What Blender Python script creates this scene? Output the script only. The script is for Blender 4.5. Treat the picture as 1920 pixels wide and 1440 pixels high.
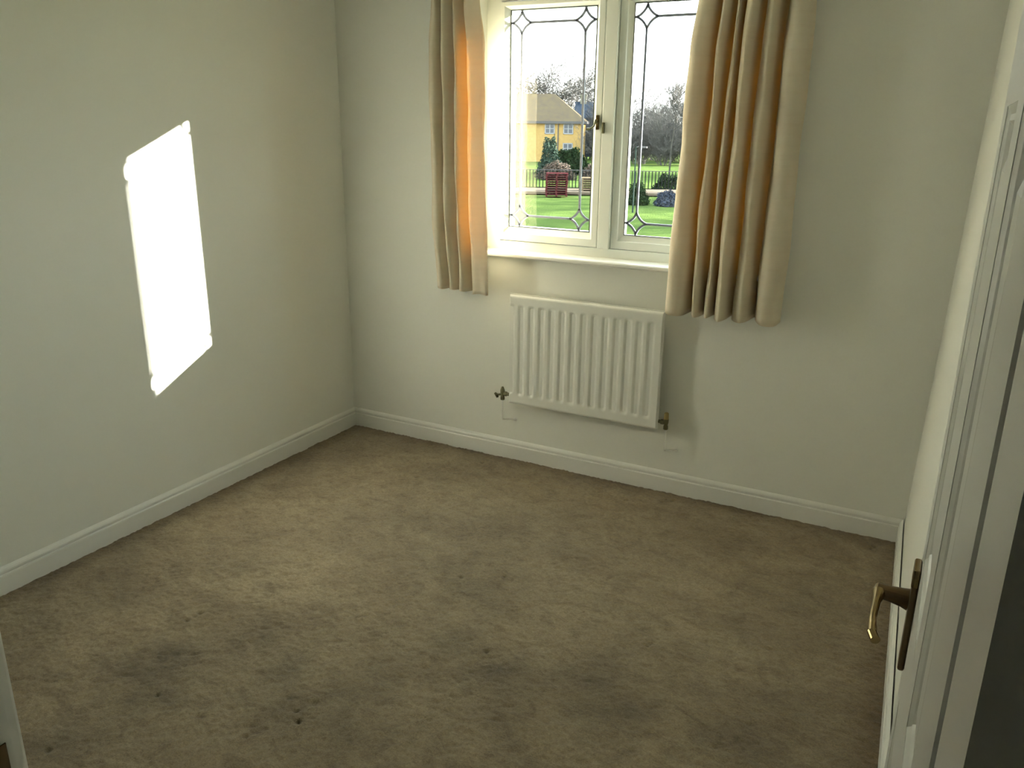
import bpy, bmesh, math, random
import numpy as np
from mathutils import Vector, Matrix

random.seed(7)
for o in list(bpy.data.objects):
    bpy.data.objects.remove(o, do_unlink=True)
S = bpy.context.scene
C = S.collection

# ------------------------------------------------------------------ camera
cam_data = bpy.data.cameras.new('camera')
cam_data.sensor_fit = 'HORIZONTAL'
cam_data.sensor_width = 36.0
cam_data.lens = 1545.0 / 1920.0 * 36.0
cam_data.clip_start = 0.02
cam_data.clip_end = 800
cam = bpy.data.objects.new('camera', cam_data)
C.objects.link(cam)
R3 = Matrix(((0.8822091, -0.1517838, 0.4457228),
             (0.4707395, 0.2630933, -0.8421320),
             (0.0105553, 0.9527558, 0.3035539)))
M4 = R3.to_4x4()
M4.translation = Vector((2.76797, -3.37964, 1.6))
cam.matrix_world = M4
S.camera = cam

# ------------------------------------------------------------------ light
SKY = 4.1
SUN = 35.0
SUN_DIR = Vector((-1.0, -0.692, -0.314)).normalized()
w = bpy.data.worlds.new('sky')
S.world = w
w.use_nodes = True
nt = w.node_tree
nt.nodes.clear()
out = nt.nodes.new('ShaderNodeOutputWorld')
bg = nt.nodes.new('ShaderNodeBackground')
tc = nt.nodes.new('ShaderNodeTexCoord')
sx = nt.nodes.new('ShaderNodeSeparateXYZ')
cr = nt.nodes.new('ShaderNodeValToRGB')
cr.color_ramp.elements[0].position = 0.0
cr.color_ramp.elements[0].color = (0.97, 1.0, 0.96, 1)
cr.color_ramp.elements[1].position = 0.9
cr.color_ramp.elements[1].color = (0.48, 0.62, 0.76, 1)
e = cr.color_ramp.elements.new(0.25)
e.color = (0.84, 0.95, 0.95, 1)
nt.links.new(tc.outputs['Generated'], sx.inputs[0])
nt.links.new(sx.outputs['Z'], cr.inputs[0])
nt.links.new(cr.outputs[0], bg.inputs['Color'])
bg.inputs['Strength'].default_value = SKY
nt.links.new(bg.outputs[0], out.inputs['Surface'])

sun_d = bpy.data.lights.new('sun', 'SUN')
sun_d.energy = SUN
sun_d.angle = math.radians(0.53)
sun_d.color = (1.0, 0.96, 0.88)
sun = bpy.data.objects.new('sun', sun_d)
C.objects.link(sun)
sun.rotation_mode = 'QUATERNION'
sun.rotation_quaternion = SUN_DIR.to_track_quat('-Z', 'Y')
sun.location = (20, 15, 12)

S.view_settings.view_transform = 'Standard'
S.view_settings.look = 'None'
S.view_settings.gamma = 1
S.view_settings.use_curve_mapping = False
S.view_settings.exposure = 1.26

# ------------------------------------------------------------------ helpers
def lin(c):
    c = c / 255.0
    return c / 12.92 if c <= 0.04045 else ((c + 0.055) / 1.055) ** 2.4

def srgb(r, g, b):
    return (lin(r), lin(g), lin(b), 1)

def mat(name, col, rough=0.6, metal=0.0, noise=None, bump=None, spec=0.5):
    """noise = (scale, other colour, detail); bump = (scale, strength, distance)"""
    m = bpy.data.materials.new(name)
    m.use_nodes = True
    t = m.node_tree
    b = t.nodes['Principled BSDF']
    b.inputs['Base Color'].default_value = col
    b.inputs['Roughness'].default_value = rough
    b.inputs['Metallic'].default_value = metal
    b.inputs['Specular IOR Level'].default_value = spec
    co = t.nodes.new('ShaderNodeTexCoord')
    if noise:
        n = t.nodes.new('ShaderNodeTexNoise')
        n.inputs['Scale'].default_value = noise[0]
        n.inputs['Detail'].default_value = noise[2] if len(noise) > 2 else 4
        r = t.nodes.new('ShaderNodeValToRGB')
        r.color_ramp.elements[0].position = 0.32
        r.color_ramp.elements[1].position = 0.68
        r.color_ramp.elements[0].color = noise[1]
        r.color_ramp.elements[1].color = col
        t.links.new(co.outputs['Object'], n.inputs['Vector'])
        t.links.new(n.outputs['Fac'], r.inputs[0])
        t.links.new(r.outputs[0], b.inputs['Base Color'])
    if bump:
        n = t.nodes.new('ShaderNodeTexNoise')
        n.inputs['Scale'].default_value = bump[0]
        n.inputs['Detail'].default_value = 3
        bp = t.nodes.new('ShaderNodeBump')
        bp.inputs['Strength'].default_value = bump[1]
        bp.inputs['Distance'].default_value = bump[2]
        t.links.new(co.outputs['Object'], n.inputs['Vector'])
        t.links.new(n.outputs['Fac'], bp.inputs['Height'])
        t.links.new(bp.outputs[0], b.inputs['Normal'])
    return m

def obj(name, me, m=None, parent=None, smooth=False):
    if isinstance(me, bmesh.types.BMesh):
        bm = me
        me = bpy.data.meshes.new(name)
        bmesh.ops.recalc_face_normals(bm, faces=bm.faces)
        bm.to_mesh(me)
        bm.free()
    if m is not None and not me.materials:
        me.materials.append(m)
    if smooth:
        me.polygons.foreach_set('use_smooth', [True] * len(me.polygons))
    o = bpy.data.objects.new(name, me)
    C.objects.link(o)
    if parent is not None:
        o.parent = parent
    return o

def empty(name, loc=(0, 0, 0), rz=0.0, parent=None):
    o = bpy.data.objects.new(name, None)
    C.objects.link(o)
    o.location = loc
    o.rotation_euler = (0, 0, rz)
    o.empty_display_size = 0.1
    if parent:
        o.parent = parent
    return o

def tag(o, label, cat, group=None, kind=None):
    o['label'] = label
    o['category'] = cat
    if group:
        o['group'] = group
    if kind:
        o['kind'] = kind
    return o

def structure(o, label=None, cat=None):
    o['kind'] = 'structure'
    if label:
        o['label'] = label
    if cat:
        o['category'] = cat
    return o

def box(bm, x0, x1, y0, y1, z0, z1, bev=0.0):
    vs = [bm.verts.new(p) for p in ((x0, y0, z0), (x1, y0, z0), (x1, y1, z0), (x0, y1, z0),
                                    (x0, y0, z1), (x1, y0, z1), (x1, y1, z1), (x0, y1, z1))]
    fs = [bm.faces.new([vs[i] for i in f]) for f in
          ((3, 2, 1, 0), (4, 5, 6, 7), (0, 1, 5, 4), (1, 2, 6, 5), (2, 3, 7, 6), (3, 0, 4, 7))]
    if bev > 0:
        es = {e for f in fs for e in f.edges}
        bmesh.ops.bevel(bm, geom=list(es), offset=bev, segments=2, affect='EDGES', profile=0.5)
    return bm

def boxm(*a, **k):
    return box(bmesh.new(), *a, **k)

def tube(bm, pts, rad, n=8, cap=True):
    """round tube through pts; rad a number or one per point"""
    pts = [Vector(p) for p in pts]
    if not hasattr(rad, '__len__'):
        rad = [rad] * len(pts)
    rings = []
    up = None
    for i, p in enumerate(pts):
        d = (pts[min(i + 1, len(pts) - 1)] - pts[max(i - 1, 0)]).normalized()
        if up is None:
            up = d.orthogonal().normalized()
        s = d.cross(up)
        if s.length < 1e-6:
            s = d.orthogonal()
        s.normalize()
        up = s.cross(d).normalized()
        rings.append([bm.verts.new(p + (s * math.cos(2 * math.pi * k / n) + up * math.sin(2 * math.pi * k / n)) * rad[i])
                      for k in range(n)])
    for a, b in zip(rings, rings[1:]):
        for k in range(n):
            bm.faces.new((a[k], a[(k + 1) % n], b[(k + 1) % n], b[k]))
    if cap:
        bm.faces.new(rings[0][::-1])
        bm.faces.new(rings[-1])
    return bm

def prism(bm, prof, p0, p1, nrm):
    """profile [(out, z)] swept from p0 to p1 (xy), out along nrm; ends closed"""
    nrm = Vector((nrm[0], nrm[1], 0)).normalized()
    rows = []
    for p in (p0, p1):
        rows.append([bm.verts.new(Vector((p[0], p[1], 0)) + nrm * a + Vector((0, 0, z))) for a, z in prof])
    n = len(prof)
    for k in range(n):
        bm.faces.new((rows[0][k], rows[0][(k + 1) % n], rows[1][(k + 1) % n], rows[1][k]))
    bm.faces.new(rows[0])
    bm.faces.new(rows[1][::-1])
    return bm

# ------------------------------------------------------------------ materials
m_wall = mat('wall_emulsion', (0.845, 0.84, 0.755, 1), 0.85, bump=(260, 0.12, 0.002), spec=0.2)
m_ceil = mat('ceiling_emulsion', (0.87, 0.865, 0.81, 1), 0.9, spec=0.2)
m_gloss = mat('white_gloss_paint', (0.84, 0.83, 0.76, 1), 0.28)
m_upvc = mat('white_window_paint', (0.72, 0.74, 0.68, 1), 0.3)
m_rad = mat('white_radiator_enamel', (0.82, 0.81, 0.74, 1), 0.32)
m_brass = mat('polished_brass', (0.26, 0.19, 0.085, 1), 0.2, 1.0, noise=(40, (0.22, 0.16, 0.08, 1)))
m_bronze = mat('aged_brass', (0.16, 0.11, 0.06, 1), 0.35, 0.9)
m_lead = mat('lead_strip', (0.20, 0.22, 0.27, 1), 0.6, 0.3)
m_seal = mat('glazing_gasket', (0.05, 0.06, 0.05, 1), 0.7)
m_valve = mat('dull_valve_metal', (0.17, 0.16, 0.09, 1), 0.38, 0.75)
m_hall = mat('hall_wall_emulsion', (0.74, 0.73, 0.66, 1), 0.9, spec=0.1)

def carpet_material():
    m = bpy.data.materials.new('beige_carpet')
    m.use_nodes = True
    t = m.node_tree
    b = t.nodes['Principled BSDF']
    b.inputs['Roughness'].default_value = 1.0
    b.inputs['Specular IOR Level'].default_value = 0.05
    b.inputs['Sheen Weight'].default_value = 0.25
    b.inputs['Sheen Roughness'].default_value = 0.6
    co = t.nodes.new('ShaderNodeTexCoord')

    def noise(scale, detail, rough=0.55, dist=0.0, stretch=None):
        n = t.nodes.new('ShaderNodeTexNoise')
        n.inputs['Scale'].default_value = scale
        n.inputs['Detail'].default_value = detail
        n.inputs['Roughness'].default_value = rough
        n.inputs['Distortion'].default_value = dist
        if stretch:
            mp = t.nodes.new('ShaderNodeMapping')
            mp.inputs['Scale'].default_value = stretch
            mp.inputs['Rotation'].default_value = (0, 0, 0.5)
            t.links.new(co.outputs['Object'], mp.inputs[0])
            t.links.new(mp.outputs[0], n.inputs['Vector'])
        else:
            t.links.new(co.outputs['Object'], n.inputs['Vector'])
        return n

    def ramp(src, p0, c0, p1, c1):
        r = t.nodes.new('ShaderNodeValToRGB')
        r.color_ramp.elements[0].position = p0
        r.color_ramp.elements[0].color = c0
        r.color_ramp.elements[1].position = p1
        r.color_ramp.elements[1].color = c1
        t.links.new(src, r.inputs[0])
        return r

    def mul(a, bb, fac=1.0):
        mx = t.nodes.new('ShaderNodeMix')
        mx.data_type = 'RGBA'
        mx.blend_type = 'MULTIPLY'
        mx.inputs['Factor'].default_value = fac
        t.links.new(a, mx.inputs['A'])
        t.links.new(bb, mx.inputs['B'])
        return mx
    base = ramp(noise(2.3, 7, 0.62, 0.6, (1.0, 1.5, 1)).outputs['Fac'], 0.32, (0.325, 0.251, 0.148, 1), 0.68, (0.470, 0.378, 0.229, 1))
    clump = ramp(noise(11, 7, 0.72, 0.9, (1.0, 1.5, 1)).outputs['Fac'], 0.33, (0.60, 0.57, 0.54, 1), 0.54, (1, 1, 1, 1))
    fine = ramp(noise(230, 3, 0.6).outputs['Fac'], 0.25, (0.62, 0.60, 0.56, 1), 0.7, (1.12, 1.12, 1.12, 1))
    grain = ramp(noise(85, 4, 0.75, 0.4, (1.0, 1.5, 1)).outputs['Fac'], 0.36, (0.72, 0.70, 0.67, 1), 0.62, (1.06, 1.06, 1.06, 1))
    c = mul(base.outputs[0], clump.outputs[0], 0.8)
    c = mul(c.outputs['Result'], grain.outputs[0], 0.85)
    c = mul(c.outputs['Result'], fine.outputs[0], 0.8)
    # pile colour goes darker along the skirtings, with an uneven margin
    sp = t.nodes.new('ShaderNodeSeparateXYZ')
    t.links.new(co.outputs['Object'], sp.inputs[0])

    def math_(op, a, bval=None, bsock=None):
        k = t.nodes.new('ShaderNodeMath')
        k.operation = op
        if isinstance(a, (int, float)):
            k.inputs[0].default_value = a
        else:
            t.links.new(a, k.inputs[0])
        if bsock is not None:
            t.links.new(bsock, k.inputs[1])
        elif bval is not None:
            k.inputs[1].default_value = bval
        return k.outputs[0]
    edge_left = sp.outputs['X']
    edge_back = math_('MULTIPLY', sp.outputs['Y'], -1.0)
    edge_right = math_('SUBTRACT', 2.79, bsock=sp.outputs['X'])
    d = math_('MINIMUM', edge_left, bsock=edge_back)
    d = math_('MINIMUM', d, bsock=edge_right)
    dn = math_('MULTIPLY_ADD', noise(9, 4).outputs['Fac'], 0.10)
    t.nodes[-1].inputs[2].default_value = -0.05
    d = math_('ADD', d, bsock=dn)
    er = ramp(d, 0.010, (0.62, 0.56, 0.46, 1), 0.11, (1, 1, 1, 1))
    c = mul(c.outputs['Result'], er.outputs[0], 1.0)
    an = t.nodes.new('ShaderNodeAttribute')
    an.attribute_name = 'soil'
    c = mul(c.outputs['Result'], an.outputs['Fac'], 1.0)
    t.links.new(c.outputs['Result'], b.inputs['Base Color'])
    n1 = noise(420, 3, 0.7)
    bp = t.nodes.new('ShaderNodeBump')
    bp.inputs['Strength'].default_value = 0.9
    bp.inputs['Distance'].default_value = 0.004
    t.links.new(n1.outputs['Fac'], bp.inputs['Height'])
    t.links.new(bp.outputs[0], b.inputs['Normal'])
    return m
m_carpet = carpet_material()

def curtain_material():
    m = bpy.data.materials.new('cream_curtain_cloth')
    m.use_nodes = True
    t = m.node_tree
    t.nodes.clear()
    o = t.nodes.new('ShaderNodeOutputMaterial')
    d = t.nodes.new('ShaderNodeBsdfDiffuse')
    tr = t.nodes.new('ShaderNodeBsdfTranslucent')
    mx = t.nodes.new('ShaderNodeMixShader')
    mx.inputs[0].default_value = 0.16
    co = t.nodes.new('ShaderNodeTexCoord')
    mp = t.nodes.new('ShaderNodeMapping')
    mp.inputs['Scale'].default_value = (2, 2, 26)
    n = t.nodes.new('ShaderNodeTexNoise')
    n.inputs['Scale'].default_value = 2.0
    n.inputs['Detail'].default_value = 5
    r = t.nodes.new('ShaderNodeValToRGB')
    r.color_ramp.elements[0].position = 0.30
    r.color_ramp.elements[0].color = (0.78, 0.71, 0.545, 1)
    r.color_ramp.elements[1].position = 0.55
    r.color_ramp.elements[1].color = (0.81, 0.745, 0.585, 1)
    t.links.new(co.outputs['Object'], mp.inputs[0])
    t.links.new(mp.outputs[0], n.inputs['Vector'])
    t.links.new(n.outputs['Fac'], r.inputs[0])
    t.links.new(r.outputs[0], d.inputs['Color'])
    tr.inputs['Color'].default_value = (0.97, 0.60, 0.17, 1)
    t.links.new(d.outputs[0], mx.inputs[1])
    t.links.new(tr.outputs[0], mx.inputs[2])
    t.links.new(mx.outputs[0], o.inputs['Surface'])
    return m
m_curtain = curtain_material()

def glass_material():
    m = bpy.data.materials.new('window_glass')
    m.use_nodes = True
    t = m.node_tree
    t.nodes.clear()
    o = t.nodes.new('ShaderNodeOutputMaterial')
    tr = t.nodes.new('ShaderNodeBsdfTransparent')
    tr.inputs['Color'].default_value = (0.97, 0.985, 0.975, 1)
    g = t.nodes.new('ShaderNodeBsdfGlossy')
    g.inputs['Roughness'].default_value = 0.0
    f = t.nodes.new('ShaderNodeFresnel')
    ge = t.nodes.new('ShaderNodeNewGeometry')
    io = t.nodes.new('ShaderNodeMath')
    io.operation = 'MULTIPLY_ADD'          # 1.5 from outside, 1/1.5 from inside the sheet
    io.inputs[1].default_value = 1 / 1.5 - 1.5
    io.inputs[2].default_value = 1.5
    t.links.new(ge.outputs['Backfacing'], io.inputs[0])
    t.links.new(io.outputs[0], f.inputs['IOR'])
    mx = t.nodes.new('ShaderNodeMixShader')
    t.links.new(f.outputs[0], mx.inputs[0])
    t.links.new(tr.outputs[0], mx.inputs[1])
    t.links.new(g.outputs[0], mx.inputs[2])
    t.links.new(mx.outputs[0], o.inputs['Surface'])
    return m
m_glass = glass_material()

# ------------------------------------------------------------------ room shell
WT = 0.15
CEIL = 2.40
NY = -3.02          # room face of the near wall
HY = -3.12          # hall face of the near wall
def rx(y):          # face of the right wall (it is not quite square to the others)
    return 2.763 - 0.0406 * y

bm = bmesh.new()
OX0, OX1, OZ0, OZ1 = 0.80, 2.10, 1.00, 2.16
box(bm, -0.2, OX0, 0, WT, -0.1, CEIL + 0.1)
box(bm, OX1, 3.2, 0, WT, -0.1, CEIL + 0.1)
box(bm, OX0, OX1, 0, WT, -0.1, OZ0)
box(bm, OX0, OX1, 0, WT, OZ1, CEIL + 0.1)
structure(obj('wall_back', bm, m_wall), 'cream back wall with the window', 'wall')
structure(obj('wall_left', boxm(-0.2, 0, -4.7, 0, -0.1, CEIL + 0.1), m_wall), 'plain cream left wall with the sunlit patch', 'wall')
bm = bmesh.new()
pts = [(rx(0), 0.0), (3.2, 0.0), (3.2, NY), (rx(NY), NY)]
lo = [bm.verts.new((x, y, -0.1)) for x, y in pts]
hi = [bm.verts.new((x + (0.062 if x < 3.1 else 0), y, CEIL + 0.1)) for x, y in pts]
for k in range(4):
    bm.faces.new((lo[k], lo[(k + 1) % 4], hi[(k + 1) % 4], hi[k]))
bm.faces.new(lo[::-1]); bm.faces.new(hi)
structure(obj('wall_right', bm, m_wall), 'cream right wall behind the open door', 'wall')
DX0, DX1, DH = 2.023, 2.7967, 2.0
bm = bmesh.new()
box(bm, 0, DX0 - 0.025, HY, NY, -0.1, CEIL)
box(bm, DX1 + 0.035, 3.2, HY, NY, -0.1, CEIL)
box(bm, DX0 - 0.025, DX1 + 0.035, HY, NY, DH + 0.025, CEIL)
structure(obj('wall_near', bm, m_hall), 'wall around the doorway the picture is taken from', 'wall')
bm = bmesh.new()
box(bm, -0.2, 0.9, -4.7, HY - 0.0, -0.1, CEIL + 0.1)
box(bm, 3.9, 4.1, -4.7, HY, -0.1, CEIL + 0.1)
box(bm, 0.9, 4.1, -4.9, -4.7, -0.1, CEIL + 0.1)
box(bm, 3.2, 4.1, HY, NY, -0.1, CEIL + 0.1)
structure(obj('wall_hall', bm, m_hall), 'dim hall walls behind the doorway', 'wall')
structure(obj('ceiling', boxm(-0.2, 4.1, -4.9, WT, CEIL, CEIL + 0.1), m_ceil), 'plain ceiling', 'ceiling')
structure(obj('trim_1', boxm(0.9, 3.9, -4.7, HY + 0.10, -0.1, -0.012), m_hall), 'hall floor', 'floor')

# carpet: a fine displaced grid
def value_noise(X, Y, scale, seed):
    rs = np.random.RandomState(seed)
    n = 512
    G = rs.rand(n, n)
    x = X * scale; y = Y * scale
    xi = np.floor(x).astype(int); yi = np.floor(y).astype(int)
    fx = x - xi; fy = y - yi
    fx = fx * fx * (3 - 2 * fx); fy = fy * fy * (3 - 2 * fy)
    a = G[xi % n, yi % n]; b = G[(xi + 1) % n, yi % n]
    c = G[xi % n, (yi + 1) % n]; d = G[(xi + 1) % n, (yi + 1) % n]
    return (a * (1 - fx) + b * fx) * (1 - fy) + (c * (1 - fx) + d * fx) * fy

def grid_mesh(name, V, nx, ny):
    idx = np.arange(nx * ny).reshape(ny, nx)
    q = np.stack([idx[:-1, :-1], idx[:-1, 1:], idx[1:, 1:], idx[1:, :-1]], -1).reshape(-1, 4)
    me = bpy.data.meshes.new(name)
    me.vertices.add(len(V))
    me.vertices.foreach_set('co', V.astype(np.float32).ravel())
    me.loops.add(q.size)
    me.loops.foreach_set('vertex_index', q.ravel().astype(np.int32))
    me.polygons.add(len(q))
    me.polygons.foreach_set('loop_start', np.arange(0, q.size, 4, dtype=np.int32))
    me.polygons.foreach_set('loop_total', np.full(len(q), 4, dtype=np.int32))
    me.polygons.foreach_set('use_smooth', np.ones(len(q), dtype=bool))
    me.update(calc_edges=True)
    return me

nx, ny = 560, 640
gy = np.linspace(HY + 0.02, 0.0, ny)
U, Yg = np.meshgrid(np.linspace(0, 1, nx), gy)
Xg = U * (2.763 - 0.0406 * Yg)
Zg = (value_noise(Xg, Yg, 105, 1) * 0.0050 + value_noise(Xg, Yg, 38, 2) * 0.004 + value_noise(Xg, Yg, 9, 3) * 0.003 - 0.0105)
# furniture dents and pulled tufts in the pile
# furniture dents and pulled tufts in the pile, and the worn / soiled patches round them
DENTS = [(0.697, -1.743), (0.698, -1.72), (0.693, -1.773), (1.354, -1.094), (1.491, -1.009), (2.102, -1.143), (2.096, -1.16),
         (1.659, -0.179), (1.812, -0.08), (1.84, -0.077), (1.802, -0.111), (2.676, -0.089), (2.663, -0.111), (0.885, -0.123),
         (0.702, -0.425), (1.66, -1.44), (0.921, -2.08), (1.272, -2.083), (0.853, -2.372), (1.321, -1.938), (1.358, -1.968)]
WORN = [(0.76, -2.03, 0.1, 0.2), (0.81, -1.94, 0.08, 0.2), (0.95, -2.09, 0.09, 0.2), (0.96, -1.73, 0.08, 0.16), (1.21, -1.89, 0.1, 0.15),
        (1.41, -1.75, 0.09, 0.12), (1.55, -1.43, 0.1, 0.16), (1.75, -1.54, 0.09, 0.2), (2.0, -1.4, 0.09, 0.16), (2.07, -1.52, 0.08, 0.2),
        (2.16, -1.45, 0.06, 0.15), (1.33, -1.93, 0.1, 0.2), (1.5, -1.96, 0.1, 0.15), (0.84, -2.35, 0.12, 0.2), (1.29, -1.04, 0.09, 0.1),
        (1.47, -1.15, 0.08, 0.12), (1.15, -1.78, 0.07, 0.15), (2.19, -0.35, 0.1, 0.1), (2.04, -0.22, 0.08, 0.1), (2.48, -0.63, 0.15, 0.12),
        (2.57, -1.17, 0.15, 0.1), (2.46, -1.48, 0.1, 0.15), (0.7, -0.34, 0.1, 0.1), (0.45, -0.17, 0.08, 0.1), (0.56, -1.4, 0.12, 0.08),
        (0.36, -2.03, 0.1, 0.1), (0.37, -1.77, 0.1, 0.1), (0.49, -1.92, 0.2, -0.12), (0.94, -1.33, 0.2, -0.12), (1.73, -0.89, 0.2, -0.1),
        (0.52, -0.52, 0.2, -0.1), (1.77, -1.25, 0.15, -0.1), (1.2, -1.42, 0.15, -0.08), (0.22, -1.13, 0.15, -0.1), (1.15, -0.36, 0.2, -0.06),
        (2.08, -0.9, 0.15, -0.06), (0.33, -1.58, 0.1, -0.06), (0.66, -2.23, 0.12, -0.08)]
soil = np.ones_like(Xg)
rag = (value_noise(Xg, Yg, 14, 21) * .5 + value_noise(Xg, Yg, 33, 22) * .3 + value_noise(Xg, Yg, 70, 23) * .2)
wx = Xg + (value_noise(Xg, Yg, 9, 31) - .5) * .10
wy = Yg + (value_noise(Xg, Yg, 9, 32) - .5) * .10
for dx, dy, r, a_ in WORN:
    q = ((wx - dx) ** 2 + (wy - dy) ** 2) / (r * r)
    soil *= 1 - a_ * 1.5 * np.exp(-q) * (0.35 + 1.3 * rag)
drs = np.random.RandomState(5)
marks = [(x, y, 0.0085, 0.0075, 0.010, 0.42) for x, y in DENTS]
for _ in range(120):          # flattened tufts, thickest where the room is walked
    x = drs.uniform(0.45, 2.5); y = -2.6 + 1.7 * drs.beta(1.3, 2.0)
    marks.append((x, y, drs.uniform(.008, .030), drs.uniform(.004, .010), .004, drs.uniform(.08, .26)))
for x, y, ra, rb, dep, dark in marks:
    t_ = 0.49 + drs.uniform(-.35, .35)
    # only the cells round the mark
    jy = np.nonzero(np.abs(gy - y) < 0.12)[0]
    if len(jy) == 0:
        continue
    sl = slice(jy[0], jy[-1] + 1)
    ux = (Xg[sl] - x) * math.cos(t_) + (Yg[sl] - y) * math.sin(t_)
    uy = -(Xg[sl] - x) * math.sin(t_) + (Yg[sl] - y) * math.cos(t_)
    e_ = np.exp(-(ux / ra) ** 2 - (uy / rb) ** 2)
    Zg[sl] -= dep * e_
    soil[sl] *= 1 - dark * e_
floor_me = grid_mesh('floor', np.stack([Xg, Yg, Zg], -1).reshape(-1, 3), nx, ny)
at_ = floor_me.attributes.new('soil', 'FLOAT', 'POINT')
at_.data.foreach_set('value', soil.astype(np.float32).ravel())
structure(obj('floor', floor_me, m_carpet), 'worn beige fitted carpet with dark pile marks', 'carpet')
structure(obj('trim_2', boxm(0, 2.9, HY + 0.02, 0, -0.1, -0.03), m_hall), 'boards under the carpet', 'floor')

# skirting boards
SK = [(0, -0.02), (0.015, -0.02), (0.015, 0.060), (0.0145, 0.0645), (0.0105, 0.066), (0.0085, 0.069), (0.0095, 0.072),
      (0.0125, 0.074), (0.0125, 0.081), (0.0095, 0.087), (0.004, 0.092), (0, 0.0945)]
def skirt(name, p0, p1, nrm, label):
    structure(obj(name, prism(bmesh.new(), SK, p0, p1, nrm), m_gloss), label, 'skirting board')
skirt('baseboard_left', (0, 0), (0, NY), (1, 0), 'white skirting board along the left wall')
skirt('baseboard_back', (0, 0), (rx(0), 0), (0, -1), 'white skirting board under the window and radiator')
skirt('baseboard_right', (rx(0), 0), (rx(-2.2), -2.2), (-1, -0.0406), 'white skirting board along the right wall beside the door')
skirt('baseboard_near', (0, NY), (DX0 - 0.09, NY), (0, 1), 'white skirting board beside the doorway')

# door lining
dl = structure(empty('door_2'), 'white door lining around the doorway', 'door frame')
obj('lining_left', boxm(DX0 - 0.025, DX0, HY, NY + 0.0, -0.02, DH), m_gloss, dl)
obj('lining_right', boxm(DX1, DX1 + 0.035, HY, NY - 0.0, -0.02, DH), m_gloss, dl)
obj('lining_head', boxm(DX0 - 0.025, DX1 + 0.035, HY, NY, DH, DH + 0.025), m_gloss, dl)
obj('architrave', boxm(DX0 - 0.09, DX0 - 0.008, NY, NY + 0.016, -0.01, DH + 0.07, bev=0.004), m_gloss, dl)
obj('strike_plate', boxm(DX0 - 0.001, DX0 + 0.0015, NY - 0.032, NY - 0.006, 0.93, 1.015), m_bronze, dl)['label'] = 'dark brass strike plate'

# ------------------------------------------------------------------ window
win = structure(empty('window_1', (0, 0, 0)), 'white casement window with leaded glass', 'window')
YF, YB = 0.060, 0.120
def wpart(name, bm_, m=m_upvc, parent=win, **k):
    return obj(name, bm_, m, parent, **k)
bm = bmesh.new()
box(bm, OX0, 0.871, 0.066, YB + 0.01, OZ0, OZ1)
box(bm, 2.035, OX1, 0.066, YB + 0.01, OZ0, OZ1)
box(bm, 0.871, 2.035, 0.066, YB + 0.01, 2.098, OZ1)
box(bm, 0.871, 2.035, 0.066, YB + 0.01, OZ0, 1.064)
wpart('outer_frame', bm)
wpart('mullion', boxm(1.371, 1.425, 0.052, YB + 0.01, 1.064, 2.098, bev=0.003))

def ring(x0, x1, z0, z1, gx0, gx1, gz0, gz1, yf, yb, yg):
    """a sash: flat face x0..x1 with bevelled bead going in to the glass opening"""
    bm_ = bmesh.new()
    def rect(a, b, c, d, y):
        return [bm_.verts.new(p) for p in ((a, y, c), (b, y, c), (b, y, d), (a, y, d))]
    mx = 0.55
    ax0, ax1 = x0 + (gx0 - x0) * mx, x1 - (x1 - gx1) * mx
    az0, az1 = z0 + (gz0 - z0) * mx, z1 - (z1 - gz1) * mx
    loops = [rect(x0, x1, z0, z1, yb), rect(x0, x1, z0, z1, yf + 0.002), rect(x0 + 0.002, x1 - 0.002, z0 + 0.002, z1 - 0.002, yf),
             rect(ax0, ax1, az0, az1, yf), rect(ax0 + 0.003, ax1 - 0.003, az0 + 0.003, az1 - 0.003, yf + 0.005),
             rect(gx0, gx1, gz0, gz1, yg - 0.003), rect(gx0, gx1, gz0, gz1, yb)]
    n = len(loops)
    for i in range(n):
        a, b = loops[i], loops[(i + 1) % n]
        for k in range(4):
            bm_.faces.new((a[k], a[(k + 1) % 4], b[(k + 1) % 4], b[k]))
    return bm_

YG = 0.090
# opening casement on the left, fixed light on the right
s1 = wpart('casement_sash', ring(0.875, 1.367, 1.068, 2.094, 0.909, 1.319, 1.128, 2.065, 0.056, YB + 0.022, YG))
s2 = wpart('fixed_sash', ring(1.427, 2.033, 1.066, 2.096, 1.482, 1.985, 1.127, 2.066, 0.070, YB, YG))
def gasket(x0, x1, z0, z1, parent):
    bm_ = bmesh.new()
    t = 0.0035
    y0, y1 = YG - 0.005, YG - 0.001
    box(bm_, x0, x1, y0, y1, z0, z0 + t); box(bm_, x0, x1, y0, y1, z1 - t, z1)
    box(bm_, x0, x0 + t, y0, y1, z0, z1); box(bm_, x1 - t, x1, y0, y1, z0, z1)
    obj('gasket', bm_, m_seal, parent)
gasket(0.909, 1.319, 1.128, 2.065, s1)
gasket(1.482, 1.985, 1.127, 2.066, s2)

def strip_poly(bm_, pts, wd, y0, y1):
    """flat lead came along 2-D pts (x, z)"""
    P = [Vector((a, b)) for a, b in pts]
    L, Rr = [], []
    for i, p in enumerate(P):
        d = (P[min(i + 1, len(P) - 1)] - P[max(i - 1, 0)]).normalized()
        nn = Vector((-d.y, d.x)) * wd / 2
        L.append(p + nn); Rr.append(p - nn)
    rows = []
    for a, b in zip(L, Rr):
        rows.append([bm_.verts.new((a.x, y0, a.y)), bm_.verts.new((b.x, y0, b.y)),
                     bm_.verts.new((b.x, y1, b.y)), bm_.verts.new((a.x, y1, a.y))])
    for a, b in zip(rows, rows[1:]):
        for k in range(4):
            bm_.faces.new((a[k], a[(k + 1) % 4], b[(k + 1) % 4], b[k]))
    bm_.faces.new(rows[0][::-1]); bm_.faces.new(rows[-1])

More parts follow.
